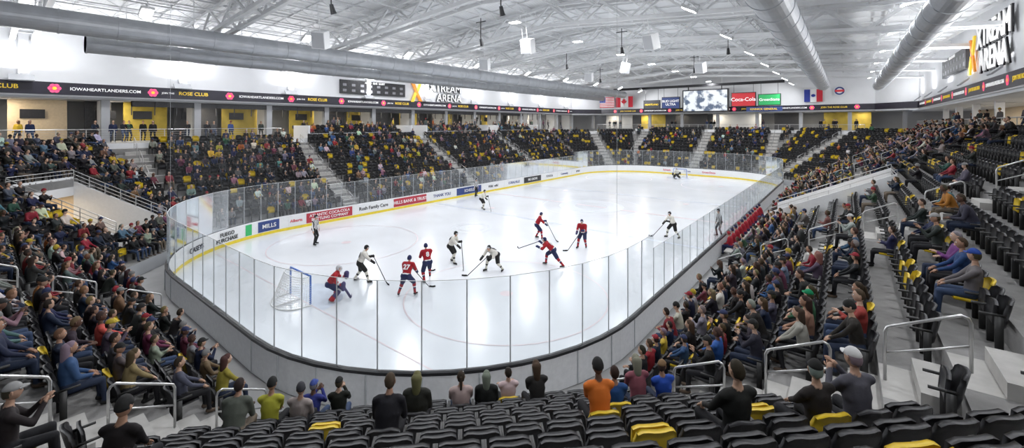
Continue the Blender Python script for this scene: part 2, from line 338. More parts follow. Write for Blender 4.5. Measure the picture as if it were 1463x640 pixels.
w=MB(); w.box(-53.2,-53,-16,95,ZTL-1,ZR0,M_wallg); w.build('wall_concourse_left')
w=MB(); w.box(14.8,15,-6,95,ZTR-1,ZR0,M_beige); w.build('wall_concourse_right')
w=MB(); w.box(-53,15,90,90.2,ZTF-1,ZR0,M_wallg); w.build('wall_concourse_far')
su=MB()
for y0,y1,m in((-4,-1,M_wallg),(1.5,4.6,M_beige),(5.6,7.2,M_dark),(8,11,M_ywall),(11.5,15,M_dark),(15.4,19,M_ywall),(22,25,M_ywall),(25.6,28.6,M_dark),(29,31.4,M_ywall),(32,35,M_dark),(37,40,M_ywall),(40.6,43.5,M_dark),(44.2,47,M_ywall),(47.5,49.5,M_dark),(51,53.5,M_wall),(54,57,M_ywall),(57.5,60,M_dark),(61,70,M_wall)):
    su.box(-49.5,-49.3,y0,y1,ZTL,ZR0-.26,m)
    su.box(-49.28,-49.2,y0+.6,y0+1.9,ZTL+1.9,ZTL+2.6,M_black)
for y in np.arange(-6,80,6.1): su.box(-46.9,-46.3,y,y+.5,ZTL,ZR0-.26,M_wallg); su.box(-49,-46.8,y+.1,y+.3,ZTL,ZR0-.26,M_wall)
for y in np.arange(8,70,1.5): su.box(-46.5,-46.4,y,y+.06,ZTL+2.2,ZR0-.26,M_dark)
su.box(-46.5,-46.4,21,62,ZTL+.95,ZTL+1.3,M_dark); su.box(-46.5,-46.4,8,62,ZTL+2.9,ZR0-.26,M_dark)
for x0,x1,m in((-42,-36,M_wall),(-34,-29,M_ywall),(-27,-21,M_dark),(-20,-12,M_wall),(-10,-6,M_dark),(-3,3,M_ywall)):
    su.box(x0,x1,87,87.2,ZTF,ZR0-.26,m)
for x in np.arange(-44,8,6.3): su.box(x,x+.5,84,84.5,ZTF,ZR0-.26,M_wallg)
for y in np.arange(12,80,8): su.box(9.6,10.1,y,y+.5,ZTR,ZR0-.26,M_wall)
su.build('suite_interiors')
gr=MB()
def guard(a,b,z,h=1.05):
    a=Vector((*a,z));b=Vector((*b,z)); L=(b-a).length; n=max(1,int(L/1.5)); up=Vector((0,0,1))
    gr.tube([a+up*h,b+up*h],.03,M_metal,6)
    for k in range(5): gr.beam(a+up*(.15+.18*k),b+up*(.15+.18*k),.014,.014,M_metal)
    for k in range(n+1): p=a+(b-a)*k/n; gr.beam(p,p+up*h,.04,.04,M_metal)
guard((XLT-.1,-16),(XLT-.1,18.5),ZTL); guard((XRT+.15,4),(XRT+.15,78),ZTR,.9); guard((-40,YFT+.2),(2,YFT+.2),ZTF,.9)
gr.build('concourse_guard_rail')
tr=MB()
for (y0,y1) in((21.2,34.3),(36.7,48.8),(51.2,62)):
    tr.box(XLT-.15,XLT,y0,y1,ZTL-.9,ZTL+.45,M_wall); tr.box(XLT-.2,XLT+.05,y0,y1,ZTL+.43,ZTL+.49,M_wallg)
    for ye_ in(y0,y1): tr.box(XLT-3.2,XLT,ye_-.1,ye_+.1,ZTL-1.5,ZTL+1.3,M_wall)
    n=int((y1-y0-.8)/.56)
    for rr in range(3):
        for k in range(n): seats.append((8,rr,0,XLT-.75-rr*.85,y0+.6+k*.56,ZTL+.25*rr,-PI/2))
    tr.box(XLT-3.2,XLT-1.15,y0,y1,ZTL,ZTL+.25,M_conc); tr.box(XLT-3.2,XLT-2.0,y0,y1,ZTL+.25,ZTL+.5,M_conc)
tr.build('suite_terrace')
rb=MB(); rb.box(FXL+.02,FXL+.12,-16,78,ZR0,ZR1,M_ribbon); rb.box(FXR-.12,FXR-.02,-6,78,ZR0,ZR1,M_ribbon); rb.box(FXL+4,FXR-4,FYF-.12,FYF-.01,ZR0,ZR1,M_ribbon)
rb.beam((FXL+.15,77.9,(ZR0+ZR1)/2),(FXL+4.3,FYF-.15,(ZR0+ZR1)/2),.1,.9,M_ribbon); rb.beam((FXR-.15,77.9,(ZR0+ZR1)/2),(FXR-4.3,FYF-.15,(ZR0+ZR1)/2),.1,.9,M_ribbon)
zc=(ZR0+ZR1)/2
def rose(fn):
    for k in range(6):
        a=k*PI/3; fn(.2*math.cos(a),.2*math.sin(a),.15,M_pink,0)
    fn(0,0,.12,M_ty,.01)
def disc(org,ax,r,m,nrm,off):
    pts=[]
    for k in range(12):
        a=2*PI*k/12; pts.append(tuple(Vector(org)+Vector(nrm)*off+Vector(ax)*r*math.cos(a)+Vector((0,0,1))*r*math.sin(a)))
    rb.face(pts,m)
for y in np.arange(-2,77,5.6): rose(lambda u,v,r,m,o,y=y: disc((FXL+.13,y+u,zc+v),(0,1,0),r,m,(1,0,0),o))
for y in np.arange(10,77,5.6): rose(lambda u,v,r,m,o,y=y: disc((FXR-.13,y+u,zc+v),(0,-1,0),r,m,(-1,0,0),o))
for x in np.arange(-38,2,5.6): rose(lambda u,v,r,m,o,x=x: disc((x+u,FYF-.13,zc+v),(1,0,0),r,m,(0,-1,0),o))
ro=rb.build('led_ribbon_board')
for k,y in enumerate(np.arange(-2,77,5.6)):
    if k%2==0: text('ROSE CLUB',(FXL+.14,y+2.8,zc+.02),RL,.42,M_ty,ro); text('JOIN THE',(FXL+.14,y+1.0,zc),RL,.2,M_tw,ro)
    else: text('IOWAHEARTLANDERS.COM',(FXL+.14,y+2.8,zc),RL,.32,M_tw,ro)
for k,y in enumerate(np.arange(10,77,5.6)):
    if k%2==0: text('JOIN THE ROSE CLUB',(FXR-.14,y+2.8,zc),RR,.36,M_ty,ro)
    else: text('IOWAHEARTLANDERS.COM',(FXR-.14,y+2.8,zc),RR,.34,M_tw,ro)
for k,x in enumerate(np.arange(-38,-2,5.6)): text('IOWAHEARTLANDERS.COM' if k%2 else 'JOIN THE ROSE CLUB',(x+2.8,FYF-.14,zc),RF,.34,M_tw if k%2 else M_ty,ro)
def xmark(b,org,ax,nrm,s):
    org=Vector(org);ax=Vector(ax);n=Vector(nrm);up=Vector((0,0,1))
    for j,pts in enumerate(([(-1,1),(-.45,1),(1,-1),(.45,-1)],[(1,1.1),(.5,1.1),(.05,.25),(.35,.0)],[(-1,-1.1),(-.5,-1.1),(-.05,-.25),(-.35,0)])):
        m=M_or if j==0 else M_ty
        f=[org+ax*(p[0]*s*.75)+up*(p[1]*s)+n*(.06+.02*j) for p in pts]; g=[p-n*.12 for p in f]
        b.face(f,m); b.face(g,m)
        for i in range(4): b.face([f[i],f[(i+1)%4],g[(i+1)%4],g[i]],m)
def sign(X,sg,yx,ya,za,s1,yb,zb_,s2,RO,h):
    b=MB(); xmark(b,(X,yx,h),(0,sg,0),(sg,0,0),1.25); o=b.build('arena_name_sign')
    for body,yy_,zz,s in(('XTREAM',ya,za,s1),('ARENA',yb,zb_,s2)):
        text(body,(X+.02*sg,yy_,zz),RO,s,M_black,o,'letter_backing',.05,off=.045); text(body,(X+.12*sg,yy_,zz),RO,s,M_tw,o,ext=.03,off=.0)
sign(FXL+.2,1,36.7,41.9,12.7,1.6,42.6,11.35,1.5,RL,12)
sign(FXR-.2,-1,46.4,40.4,13.65,2.1,40.4,11.95,2.1,RR,12.8)
def scoreb(X,s,y0,y1,z0,z1,R_):
    b=MB(); b.box(min(X,X+.25*s),max(X,X+.25*s),y0,y1,z0,z1,M_black)
    e=X+.26*s; n=8
    for k in range(n):
        for rr in range(2):
            ya=y0+(y1-y0)*(k+.25)/n; za=z0+(z1-z0)*(.15+.4*rr); b.box(min(e,e+.01*s),max(e,e+.01*s),ya,ya+(y1-y0)/n*.4,za,za+(z1-z0)*.18,M_digit)
    o=b.build('wall_scoreboard'); text('HOME  12:45  GUEST',(X+.3*s,(y0+y1)/2,z1-.2),R_,.3,M_tw,o)
scoreb(FXL,1,25.8,34.8,11.2,12.8,RL); scoreb(FXR,-1,48.5,59,12.1,13.8,RR)
b=MB(); b.box(-23.5,-15.9,79.8,80.4,9.8,13.8,M_black); b.box(-23.3,-16.1,79.76,79.8,10.,13.6,M_screen)
b.box(-37,-7.8,79.9,80.1,14.3,14.75,M_black)
for x in(-34,-22,-17,-10): b.beam((x,80,14.3),(x,80,16.2),.08,.08,M_steel)
for x in(-22.5,-17): b.beam((x,80,13.8),(x,80,14.3),.15,.15,M_black)
o=b.build('video_scoreboard')
def hang(x0,x1,z0,z1,m,t,tm,sz):
    b=MB(); b.box(x0,x1,79.95,80.2,z0,z1,M_black); b.box(x0+.12,x1-.12,79.9,79.95,z0+.12,z1-.12,m)
    for x in(x0+.4,x1-.4): b.beam((x,80.05,z1),(x,80.05,14.3),.05,.05,M_black)
    o=b.build('hanging_sponsor_sign'); text(t,((x0+x1)/2,79.86,(z0+z1)/2),RF,sz,tm,o)
hang(-30.8,-27.6,10.5,12.2,M_dark,'HEARTLAND',M_ty,.45); hang(-27.3,-24.0,10.5,12.7,M_signb,'BUD LIGHT\nULTRA',M_tw,.6)
hang(-15.5,-11.8,10.6,13.0,M_signr,'Coca-Cola',M_tw,.85); hang(-11.5,-8.3,10.7,12.6,M_signg,'GreenState',M_tw,.62)
b=MB(); b.box(-13.2,-8.1,79.9,80.1,9.75,10.5,M_signb); o=b.build('hanging_sponsor_sign'); text('KINNICK GENERAL',(-10.7,79.85,10.12),RF,.45,M_ty,o)
M_fw=newmat('flag_white',(.8,.8,.8),.8); M_fr=newmat('flag_red',(.6,.03,.05),.8); M_fb=newmat('flag_blue',(.03,.05,.3),.8)
def flag(kind,x0,z0,w_,h_,Y=82.6):
    b=MB(); nx=14
    def yy(u): return Y+.12*math.sin(u*9)
    def rect(u0,u1,v0,v1,m,off=0):
        k=max(1,int((u1-u0)*nx))
        for i in range(k):
            a=u0+(u1-u0)*i/k; c=u0+(u1-u0)*(i+1)/k
            b.face([(x0+a*w_,yy(a)-off,z0+v0*h_),(x0+c*w_,yy(c)-off,z0+v0*h_),(x0+c*w_,yy(c)-off,z0+v1*h_),(x0+a*w_,yy(a)-off,z0+v1*h_)],m)
    if kind=='us':
        for k in range(13): rect(0,1,k/13,(k+1)/13,M_fr if k%2==0 else M_fw)
        rect(0,.42,6/13,1,M_fb,.02)
        for r_ in range(4):
            for c_ in range(5): rect(.04+.08*c_,.065+.08*c_,.51+.11*r_,.545+.11*r_,M_fw,.03)
    elif kind=='ca':
        rect(0,.27,0,1,M_fr); rect(.27,.73,0,1,M_fw); rect(.73,1,0,1,M_fr)
        b.face([(x0+w_*u,Y-.18,z0+h_*v) for u,v in((.5,.85),(.55,.7),(.6,.72),(.58,.58),(.68,.6),(.62,.42),(.52,.32),(.51,.15),(.49,.15),(.48,.32),(.38,.42),(.32,.6),(.42,.58),(.4,.72),(.45,.7))],M_fr)
    else:
        rect(0,.33,0,1,M_fb); rect(.33,.67,0,1,M_fw); rect(.67,1,0,1,M_fr); b.face([(x0+w_*(.5+.12*math.cos(a)),Y-.2,z0+h_*(.5+.12*math.sin(a))) for a in np.arange(0,6.2,.5)],M_fb)
    b.tube([(x0-.05,Y,z0+h_+.03),(x0+w_+.05,Y,z0+h_+.03)],.03,M_steel,6); b.build('hanging_flag')
flag('us',-41.2,11.1,3.3,2.2,82.2); flag('ca',-37.5,11.1,3.6,2.2,82.2); flag('ia',-5.4,11.2,2.4,2.)
b=MB(); b.tube([(-.9,82.6,12.8),(-.9,82.75,12.8)],.75,M_white,24); b.tube([(-.9,82.55,12.8),(-.9,82.62,12.8)],.62,M_signb,24); b.tube([(-.9,82.5,12.8),(-.9,82.58,12.8)],.4,M_white,24); b.box(-1.45,-.35,82.45,82.5,12.65,12.95,M_signr); b.build('round_wall_emblem')
# ------------------------------------------------------------------ roof
rf=MB(); xm=XC
rf.face([(FXL-.3,-20,ZE),(FXL-.3,96,ZE),(xm,96,ZRID),(xm,-20,ZRID)],M_roof); rf.face([(FXR+8,-20,ZE-.4),(FXR+8,96,ZE-.4),(xm,96,ZRID),(xm,-20,ZRID)],M_roof)
rf.build('ceiling')
def zr(x): return ZRID-(ZRID-ZE)*abs(x-xm)/abs(FXL-xm)
ts=MB()
for y in np.arange(-7,84,9.1):
    for dy in(-.5,.5):
        xs=np.arange(FXL,FXR+.1,(FXR-FXL)/24)
        for k in range(24):
            a,b_=xs[k],xs[k+1]; zb=lambda x: zr(x)-1.9
            ts.beam((a,y+dy,zb(a)),(b_,y+dy,zb(b_)),.28,.26,M_steel); ts.beam((a,y+dy,zr(a)-.3),(b_,y+dy,zr(b_)-.3),.24,.2,M_steel)
            ts.beam((a,y+dy,zb(a) if k%2 else zr(a)-.3),(b_,y+dy,zr(b_)-.3 if k%2 else zb(b_)),.13,.13,M_steel)
            if dy<0: ts.beam((a,y-.5,zb(a)),(a,y+.5,zb(a)),.1,.1,M_steel)
    ts.beam((FXL+.1,y,zr(FXL)-.2),(FXL+.1,y,ZR1),.5,.4,M_wall)
ts.build('roof_truss')
jo=MB()
for x in np.arange(FXL+1.5,FXR,2.9):
    z=zr(x)-.12; jo.beam((x,-18,z),(x,84,z),.1,.1,M_steel); jo.beam((x,-18,z-.5),(x,84,z-.5),.07,.07,M_steel)
    k=0
    for y in np.arange(-2,83,1.0):
        jo.beam((x,y,z if k%2 else z-.5),(x,y+1.,z-.5 if k%2 else z),.035,.035,M_steel); k+=1
for y in np.arange(-5,84,2.3): 
    jo.beam((FXL,y,zr(FXL)-.05),(xm,y,ZRID-.05),.06,.1,M_steel); jo.beam((FXR+2,y,zr(FXR+2)-.05),(xm,y,ZRID-.05),.06,.1,M_steel)
jo.build('roof_joists')
def duct(name,x,z,r,y0,y1):
    b=MB(); b.tube([(x,y0,z),(x,y1,z)],r,M_duct,28)
    for y in np.arange(y0,y1,2.4): b.tube([(x,y,z),(x,y+.08,z)],r+.03,M_duct,28)
    for y in np.arange(y0+2,y1,7): b.tube([(x,y,z+r),(x,y,zr(x)-.4)],.02,M_steel,6)
    b.build(name,smooth=False)
duct('air_duct',-38.5,12.85,.58,4.4,78); duct('air_duct',-34.,13.35,.66,-14,78); duct('air_duct',-2.4,12.7,.72,-8,67); duct('air_duct',3.4,12.9,.68,-4,76)
def lamp(o,power,loc,rot=(0,0,0),sx=.8,sy=.55,col=(.97,.98,1)):
    L=bpy.data.lights.new('lamp','AREA'); L.shape='RECTANGLE'; L.size=sx; L.size_y=sy; L.energy=power; L.color=col
    l=bpy.data.objects.new('lamp',L); C.objects.link(l); l.parent=o; l.location=loc; l.rotation_euler=rot
def fixture(x,y,z,tilt,power):
    b=MB(); b.box(-.42,.42,-.3,.3,.03,.2,M_steel); b.box(-.36,.36,-.24,.24,.0,.03,M_lens)
    for s in(-.44,.44): b.beam((s,0,.1),(s,0,.45),.04,.06,M_steel)
    b.beam((-.46,0,.45),(.46,0,.45),.06,.05,M_steel)
    o=b.build('arena_floodlight'); o.location=(x,y,z); o.rotation_euler=(0,tilt,0)
    lamp(o,power,(0,0,-.02))
for y in np.arange(6,84,9.1):
    for x,t in((-31,-.5),(XC,0),(-6.8,.5)): fixture(x,y,13.9 if x!=XC else 15.0,t,375)
    fixture(-41.,y-3,14.0,.25,240); fixture(2.6,y-3,14.0,-.25,240)
for y in np.arange(2,80,9.1):  # added fill lamps along both fascias, housings invented, to brighten the ceiling
    for x,t in((FXL+.6,1),(FXR-.6,-1)):
        b=MB(); b.box(-.3,.3,-.6,.6,-.1,.0,M_wallg); b.beam((-.6*t+.1*t,0,-.05),(-.25*t,0,-.05),.1,.08,M_wallg); o=b.build('added_ceiling_fill'); o.location=(x,y,10.95); o.rotation_euler=(0,.75*t,0); lamp(o,480 if t>0 else 330,(0,0,.03),(PI,0,0),.5,1.1)
def arealamp(x,y,z,e,col,s=1.2):
    b=MB(); b.box(-.6,.6,-.6,.6,0,.05,M_wall); o=b.build('concourse_downlight'); o.location=(x,y,z-.03); lamp(o,e,(0,0,-.01),(0,0,0),1,1,col)
for y in np.arange(-2,80,6.1): arealamp(-48.0,y+3,ZR0-.28,105,(1,.88,.68))
for y in np.arange(8,80,7): arealamp(11.5,y,ZR0-.28,90,(1,.9,.75)); 
for x in np.arange(-40,6,7): arealamp(x,85.8,ZR0-.28,80,(1,.88,.66))
for (x,y,z,rz) in((-27,14,13.2,.6),(-27,30,13.4,.4),(-25,47,13.5,.2),(-11,30,13.6,-.4),(-12,47,13.6,-.3),(-19,26,13.6,.1),(-19,44,13.8,.7)):
    b=MB(); b.box(-.45,.45,-.35,.35,-.55,.55,M_white); b.box(-.4,.4,-.37,-.35,-.5,.5,M_wallg); b.beam((0,0,.55),(0,0,2.2),.04,.04,M_steel); b.beam((-.4,0,.55),(-.4,0,2.2),.02,.02,M_steel)
    o=b.build('hanging_speaker'); o.location=(x,y,z); o.rotation_euler=(.35,.1,rz)
for (x,y) in((-22,12),(-15,18),(-22,24),(-15,34),(-24,40),(-14,52),(-8,40),(-28,56)):
    b=MB(); b.tube([(0,0,0),(0,.1,-.35),(0,.16,-.5)],[.1,.14,.17],M_black,12); b.beam((0,0,0),(0,0,1.6),.05,.05,M_black); b.beam((-.5,0,1.3),(.5,0,1.3),.06,.06,M_black)
    o=b.build('stage_spotlight'); o.location=(x,y,14.2)
# ------------------------------------------------------------------ templates (numpy)
class Tm:
    def __init__(s,V,L,S,Cc): s.V=np.array(V,float).reshape(-1,3); s.L=np.array(L,np.int64); s.S=np.array(S,np.int64); s.C=np.array(Cc,np.int64)
def join(ts):
    V=[];L=[];S=[];Cc=[];k=0
    for t in ts: V.append(t.V);L.append(t.L+k);S.append(t.S);Cc.append(t.C);k+=len(t.V)
    return Tm(np.concatenate(V),np.concatenate(L),np.concatenate(S),np.concatenate(Cc))
def fromMB(b,slot):
    L=[i for f in b.f for i in f]; return Tm(b.v,L,[len(f) for f in b.f],[slot]*len(b.v))
def mktube(pts,r,slot,n=6):
    b=MB(); b.tube(pts,r,M_black,n); return fromMB(b,slot)
def instmesh(name,ents,mat,smooth=True):
    V=[];L=[];S=[];K=[];k=0
    for t,x,y,z,rz,sc,pal in ents:
        c,s=math.cos(rz),math.sin(rz); v=t.V*sc
        V.append(np.stack([v[:,0]*c-v[:,1]*s+x,v[:,0]*s+v[:,1]*c+y,v[:,2]+z],1)); L.append(t.L+k); S.append(t.S); K.append(pal[t.C]); k+=len(t.V)
    V=np.concatenate(V);L=np.concatenate(L);S=np.concatenate(S);K=np.concatenate(K)
    me=bpy.data.meshes.new(name); me.vertices.add(len(V)); me.vertices.foreach_set('co',V.astype(np.float32).ravel())
    me.loops.add(len(L)); me.polygons.add(len(S)); st=np.concatenate([[0],np.cumsum(S)[:-1]])
    me.polygons.foreach_set('loop_start',st.astype(np.int32)); me.loops.foreach_set('vertex_index',L.astype(np.int32))
    me.update(calc_edges=True)
    a=me.attributes.new('Col','FLOAT_COLOR','POINT'); K4=np.concatenate([K,np.ones((len(K),1))],1).astype(np.float32); a.data.foreach_set('color',K4.ravel())
    if smooth: me.polygons.foreach_set('use_smooth',np.ones(len(S),bool))
    me.materials.append(mat); o=bpy.data.objects.new(name,me); C.objects.link(o); return o
def slab(fn,nu,nv,th,slot):
    V=[];F=[]
    for side in(0,1):
        for j in range(nv):
            for i in range(nu):
                p,nn=fn(i/(nu-1),j/(nv-1)); V.append(Vector(p)+Vector(nn)*(th/2 if side else -th/2))
    q=nu*nv; idx=lambda s,i,j:s*q+j*nu+i
    for j in range(nv-1):
        for i in range(nu-1):
            F.append((idx(0,i,j),idx(0,i,j+1),idx(0,i+1,j+1),idx(0,i+1,j))); F.append((idx(1,i,j),idx(1,i+1,j),idx(1,i+1,j+1),idx(1,i,j+1)))
    for i in range(nu-1):
        for j in(0,nv-1): F.append((idx(0,i,j),idx(0,i+1,j),idx(1,i+1,j),idx(1,i,j)))
    for j in range(nv-1):
        for i in(0,nu-1): F.append((idx(0,i,j),idx(1,i,j),idx(1,i,j+1),idx(0,i,j+1)))
    return Tm([tuple(v) for v in V],[a for f in F for a in f],[4]*len(F),[slot]*len(V))
def backfn(u,v):
    x=(u-.5)*.49; x*=1-.22*max(0,v-.72)**2*12*abs(2*u-1)**2*.5
    z=.40+.47*v-.06*(max(0,abs(2*u-1)-.5)*2)**2*(1 if v>.8 else 0)
    return (x,-.24-.10*v+.07*(2*u-1)**2,z),(0,1,.15)
def panup(u,v): return ((u-.5)*.44,-.10-.03*v-.02*math.sin(PI*u),.44+.36*v-.03*(1 if v>.9 and abs(2*u-1)>.8 else 0)),(0,1,.1)
def pandn(u,v): return ((u-.5)*.45,-.2+.42*v,.43+.02*v+.015*(2*u-1)**2),(0,0,1)
def seat(pan,nu=5,nv=4,pu=4,pv=3):
    b=MB(); 
    for s in(-.255,.255): b.box(s-.015,s+.015,-.22,.08,.60,.635,M_black); b.box(s-.015,s+.015,-.2,-.1,0,.62,M_black)
    return join([slab(backfn,nu,nv,.055,0),slab(pan,pu,pv,.05,2),fromMB(b,1)])
seatU=seat(panup); seatD=seat(pandn); seatUh=seat(panup,9,7,7,5)
# figures -----------------------------------------------------------
def capmesh(a,b,ra,rb,wx=1,wd=None,n=14,h=4):
    a=Vector(a);b=Vector(b);d=b-a
    if d.length<1e-4: d=Vector((0,0,1)); b=a+d*1e-3
    d=d.normalized(); w=Vector(wd) if wd is not None else (Vector((1,0,0)) if abs(d.x)<.9 else Vector((0,1,0)))
    w=(w-d*w.dot(d)).normalized(); u=d.cross(w)
    V=[a-d*ra];F=[]; 
    for k in range(1,h+1):
        t=PI/2*k/h; 
        for j in range(n): V.append(a-d*ra*math.cos(t)+(w*math.cos(2*PI*j/n)*wx+u*math.sin(2*PI*j/n))*ra*math.sin(t))
    for k in range(h,0,-1):
        t=PI/2*k/h
        for j in range(n): V.append(b+d*rb*math.cos(t)+(w*math.cos(2*PI*j/n)*wx+u*math.sin(2*PI*j/n))*rb*math.sin(t))
    V.append(b+d*rb); m=2*h
    for j in range(n): F.append((0,1+(j+1)%n,1+j)); F.append((1+(m-1)*n+j,1+(m-1)*n+(j+1)%n,len(V)-1))
    for k in range(m-1):
        for j in range(n): F.append((1+k*n+j,1+k*n+(j+1)%n,1+(k+1)*n+(j+1)%n,1+(k+1)*n+j))
    return [tuple(v) for v in V],F
def pdist(V,pr):
    a=np.array(pr['a']);b=np.array(pr['b']);d=b-a;L=np.linalg.norm(d)
    if L<1e-4: d=np.array((0,0,1.));L=1e-3
    dn=d/L; t=np.clip(((V-a)@dn)/L,0,1); q=V-(a+np.outer(t,dn)*L)
    wd=pr.get('wd'); wx=pr.get('wx',1)
    if wx!=1:
        w=np.array(wd if wd is not None else ((1,0,0) if abs(dn[0])<.9 else (0,1,0)),float); w=w-dn*(w@dn); w/=np.linalg.norm(w)
        c=q@w; q=q-np.outer(c*(1-1/wx),w)
    return np.linalg.norm(q,axis=1)-(pr['ra']+(pr['rb']-pr['ra'])*t),t
def remesh(prims,vox,dec=None):
    V=[];F=[]
    for p in prims:
        v,f=capmesh(p['a'],p['b'],p['ra'],p['rb'],p.get('wx',1),p.get('wd')); k=len(V); V+=v; F+=[tuple(i+k for i in q) for q in f]
    me=bpy.data.meshes.new('tmp'); me.from_pydata(V,[],F); me.update(); o=bpy.data.objects.new('tmp',me); C.objects.link(o)
    m=o.modifiers.new('r','REMESH'); m.mode='VOXEL'; m.voxel_size=vox
    s=o.modifiers.new('s','SMOOTH'); s.factor=.5; s.iterations=2
    if dec: d=o.modifiers.new('d','DECIMATE'); d.ratio=dec
    dg=bpy.context.evaluated_depsgraph_get(); e=o.evaluated_get(dg); em=e.to_mesh()
    n=len(em.vertices); co_=np.empty(n*3,np.float32); em.vertices.foreach_get('co',co_); Vn=co_.reshape(-1,3).astype(float)
    L=np.empty(len(em.loops),np.int32); em.loops.foreach_get('vertex_index',L); S=np.empty(len(em.polygons),np.int32); em.polygons.foreach_get('loop_total',S)
    e.to_mesh_clear(); bpy.data.objects.remove(o); bpy.data.meshes.remove(me)
    best=np.full(n,1e9); sl=np.zeros(n,int)
    for p in prims:
        d,t=pdist(Vn,p); c=p['c']
        cs_=c(Vn,t) if callable(c) else np.full(n,c)
        d=d-p.get('pri',0); m_=d<best; best[m_]=d[m_]; sl[m_]=cs_[m_]
    return Tm(Vn,L,S,sl)
def ik(a,b,l1,l2,pole):
    a=Vector(a);b=Vector(b);d=b-a;L=d.length; mx=(l1+l2)*.995
    if L>mx: b=a+d.normalized()*mx; L=mx
    dn=(b-a).normalized(); x=(l1*l1-l2*l2+L*L)/(2*L); h=math.sqrt(max(0,l1*l1-x*x)); p=Vector(pole); p=(p-dn*p.dot(dn)).normalized()
    return a+dn*x+p*h,b
SK,HR,TP,PN,SH,HT,EY,LP,WH,AC=range(10)
def headmesh(ctr,rot,style,lod):
    nu,nv=(22,16) if lod else (10,8)
    def surf(x,y,z):
        p=Vector((x*.076,y*.094,z*.116))
        if z<0: p.x*=1-.30*z*z; p.y*=1-.10*z*z; p.y+=.012*z*z*(1 if y>0 else 0)
        nz=math.exp(-((x/.16)**2+((z+.12)/.2)**2))*(1 if y>0 else 0); p.y+=.024*nz
        if y>0:
            for s in(-1,1): p.y-=.010*math.exp(-(((x-s*.38)/.18)**2+((z-.08)/.14)**2))
            p.y+=.007*math.exp(-((x/.3)**2+((z+.5)/.1)**2)); p.y+=.008*math.exp(-((x/.3)**2+((z+.85)/.15)**2))
        return p
    def grid(f,slotf):
        V=[];F=[];Cc=[];ok=[]
        for j in range(nv+1):
            th=PI*j/nv
            for i in range(nu):
                a=2*PI*i/nu; x,y,z=math.sin(th)*math.cos(a),math.sin(th)*math.sin(a),math.cos(th); p,s,o=f(x,y,z); V.append(p);Cc.append(s);ok.append(o)
        for j in range(nv):
            for i in range(nu):
                q=(j*nu+i,(j+1)*nu+i,(j+1)*nu+(i+1)%nu,j*nu+(i+1)%nu)
                if any(ok[k] for k in q): F.append(q)
        return V,F,Cc
    out=[]
    def add(V,F,Cc):
        VV=[tuple(Vector(ctr)+rot@Vector(v)) for v in V]; out.append(Tm(VV,[a for f in F for a in f],[len(f) for f in F],Cc))
    def base(x,y,z):
        lip=y>.5 and abs(x)<.28 and abs(z+.5)<.07
        return surf(x,y,z),(LP if lip else SK),True
    add(*grid(base,None))
    if lod:
        for s in(-1,1):
            v,f=capmesh((s*.029,.083,.010),(s*.029,.083,.0101),.0125,.0125,n=8,h=3); add(v,f,[WH]*len(v))
            v,f=capmesh((s*.029,.0925,.010),(s*.029,.0925,.0101),.006,.006,n=8,h=3); add(v,f,[EY]*len(v))
            v,f=capmesh((s*.077,-.008,-.018),(s*.080,-.012,.018),.012,.016,.45,(1,0,0),8,3); add(v,f,[SK]*len(v))
            v,f=capmesh((s*.018,.095,.034),(s*.044,.088,.036),.0045,.004,n=6,h=2); add(v,f,[HR]*len(v))
    def shell(mask,off,slot,extra=lambda x,y,z:0):
        def f(x,y,z):
            m=mask(x,y,z); p=surf(x,min(y,.9),z)
            return (p*(1+off+extra(x,y,z)) if m else p*.96),slot,m
        add(*grid(f,None))
    if style in('short','long','pony','cap'): shell(lambda x,y,z:(z*1.0-y*1.05>.30) or (z>.72) or (y<-.3 and z>-.45),.10,HR)
    if style=='long':
        v,f=capmesh((0,-.055,.02),(0,-.085,-.20),.085,.06,1.15,(1,0,0),10,3); add(v,f,[HR]*len(v))
    if style=='pony':
        v,f=capmesh((0,-.10,.04),(0,-.15,-.16),.03,.022,n=8,h=3); add(v,f,[HR]*len(v))
    if style=='cap':
        shell(lambda x,y,z:z>.28-.1*y,.15,HT)
        V=[];F=[]
        for k in range(9):
            a=PI*(.18+.64*k/8); V.append((.075*math.cos(a),.085*math.sin(a)+.005,.052)); V.append((.088*math.cos(a),.09*math.sin(a)+.075*math.sin(a)**2,.040)); 
        for k in range(8): F.append((2*k,2*k+1,2*k+3,2*k+2))
        add(V,F,[HT]*len(V)); add([(a,b_,c-.008) for a,b_,c in V],[tuple(reversed(f)) for f in F],[HT]*len(V))
    if style=='beanie': shell(lambda x,y,z:(z>.2-.05*y) or (y<0 and z>-.1),.15,HT,lambda x,y,z:.08*max(0,z))
    if style in('helmet','goaliemask'):
        shell(lambda x,y,z:(z>.30) or (y<.15 and z>-.25) ,.24,HT)
        if style=='helmet':
            V=[];F=[]
            for k in range(9):
                a=PI*(.12+.76*k/8); V+=[(.095*math.cos(a),.118*math.sin(a),.045),(.092*math.cos(a),.128*math.sin(a),-.02)]
            for k in range(8): F.append((2*k,2*k+1,2*k+3,2*k+2))
            add(V,F,[12]*len(V))
        else:
            shell(lambda x,y,z:(y>0 and z<-.45),.3,WH)
            for k in range(5):
                zz=-.06+.03*k; pts=[(.098*math.cos(PI*(.1+.8*q/8)),.135*math.sin(PI*(.1+.8*q/8)),zz) for q in range(9)]; b=MB(); b.tube(pts,.004,M_black,5); add(b.v,b.f,[12]*len(b.v))
            for k in range(-2,3):
                b=MB(); b.tube([(k*.03,.132-abs(k)*.012,-.07),(k*.03,.132-abs(k)*.012,.07)],.004,M_black,5); add(b.v,b.f,[12]*len(b.v))
    return out
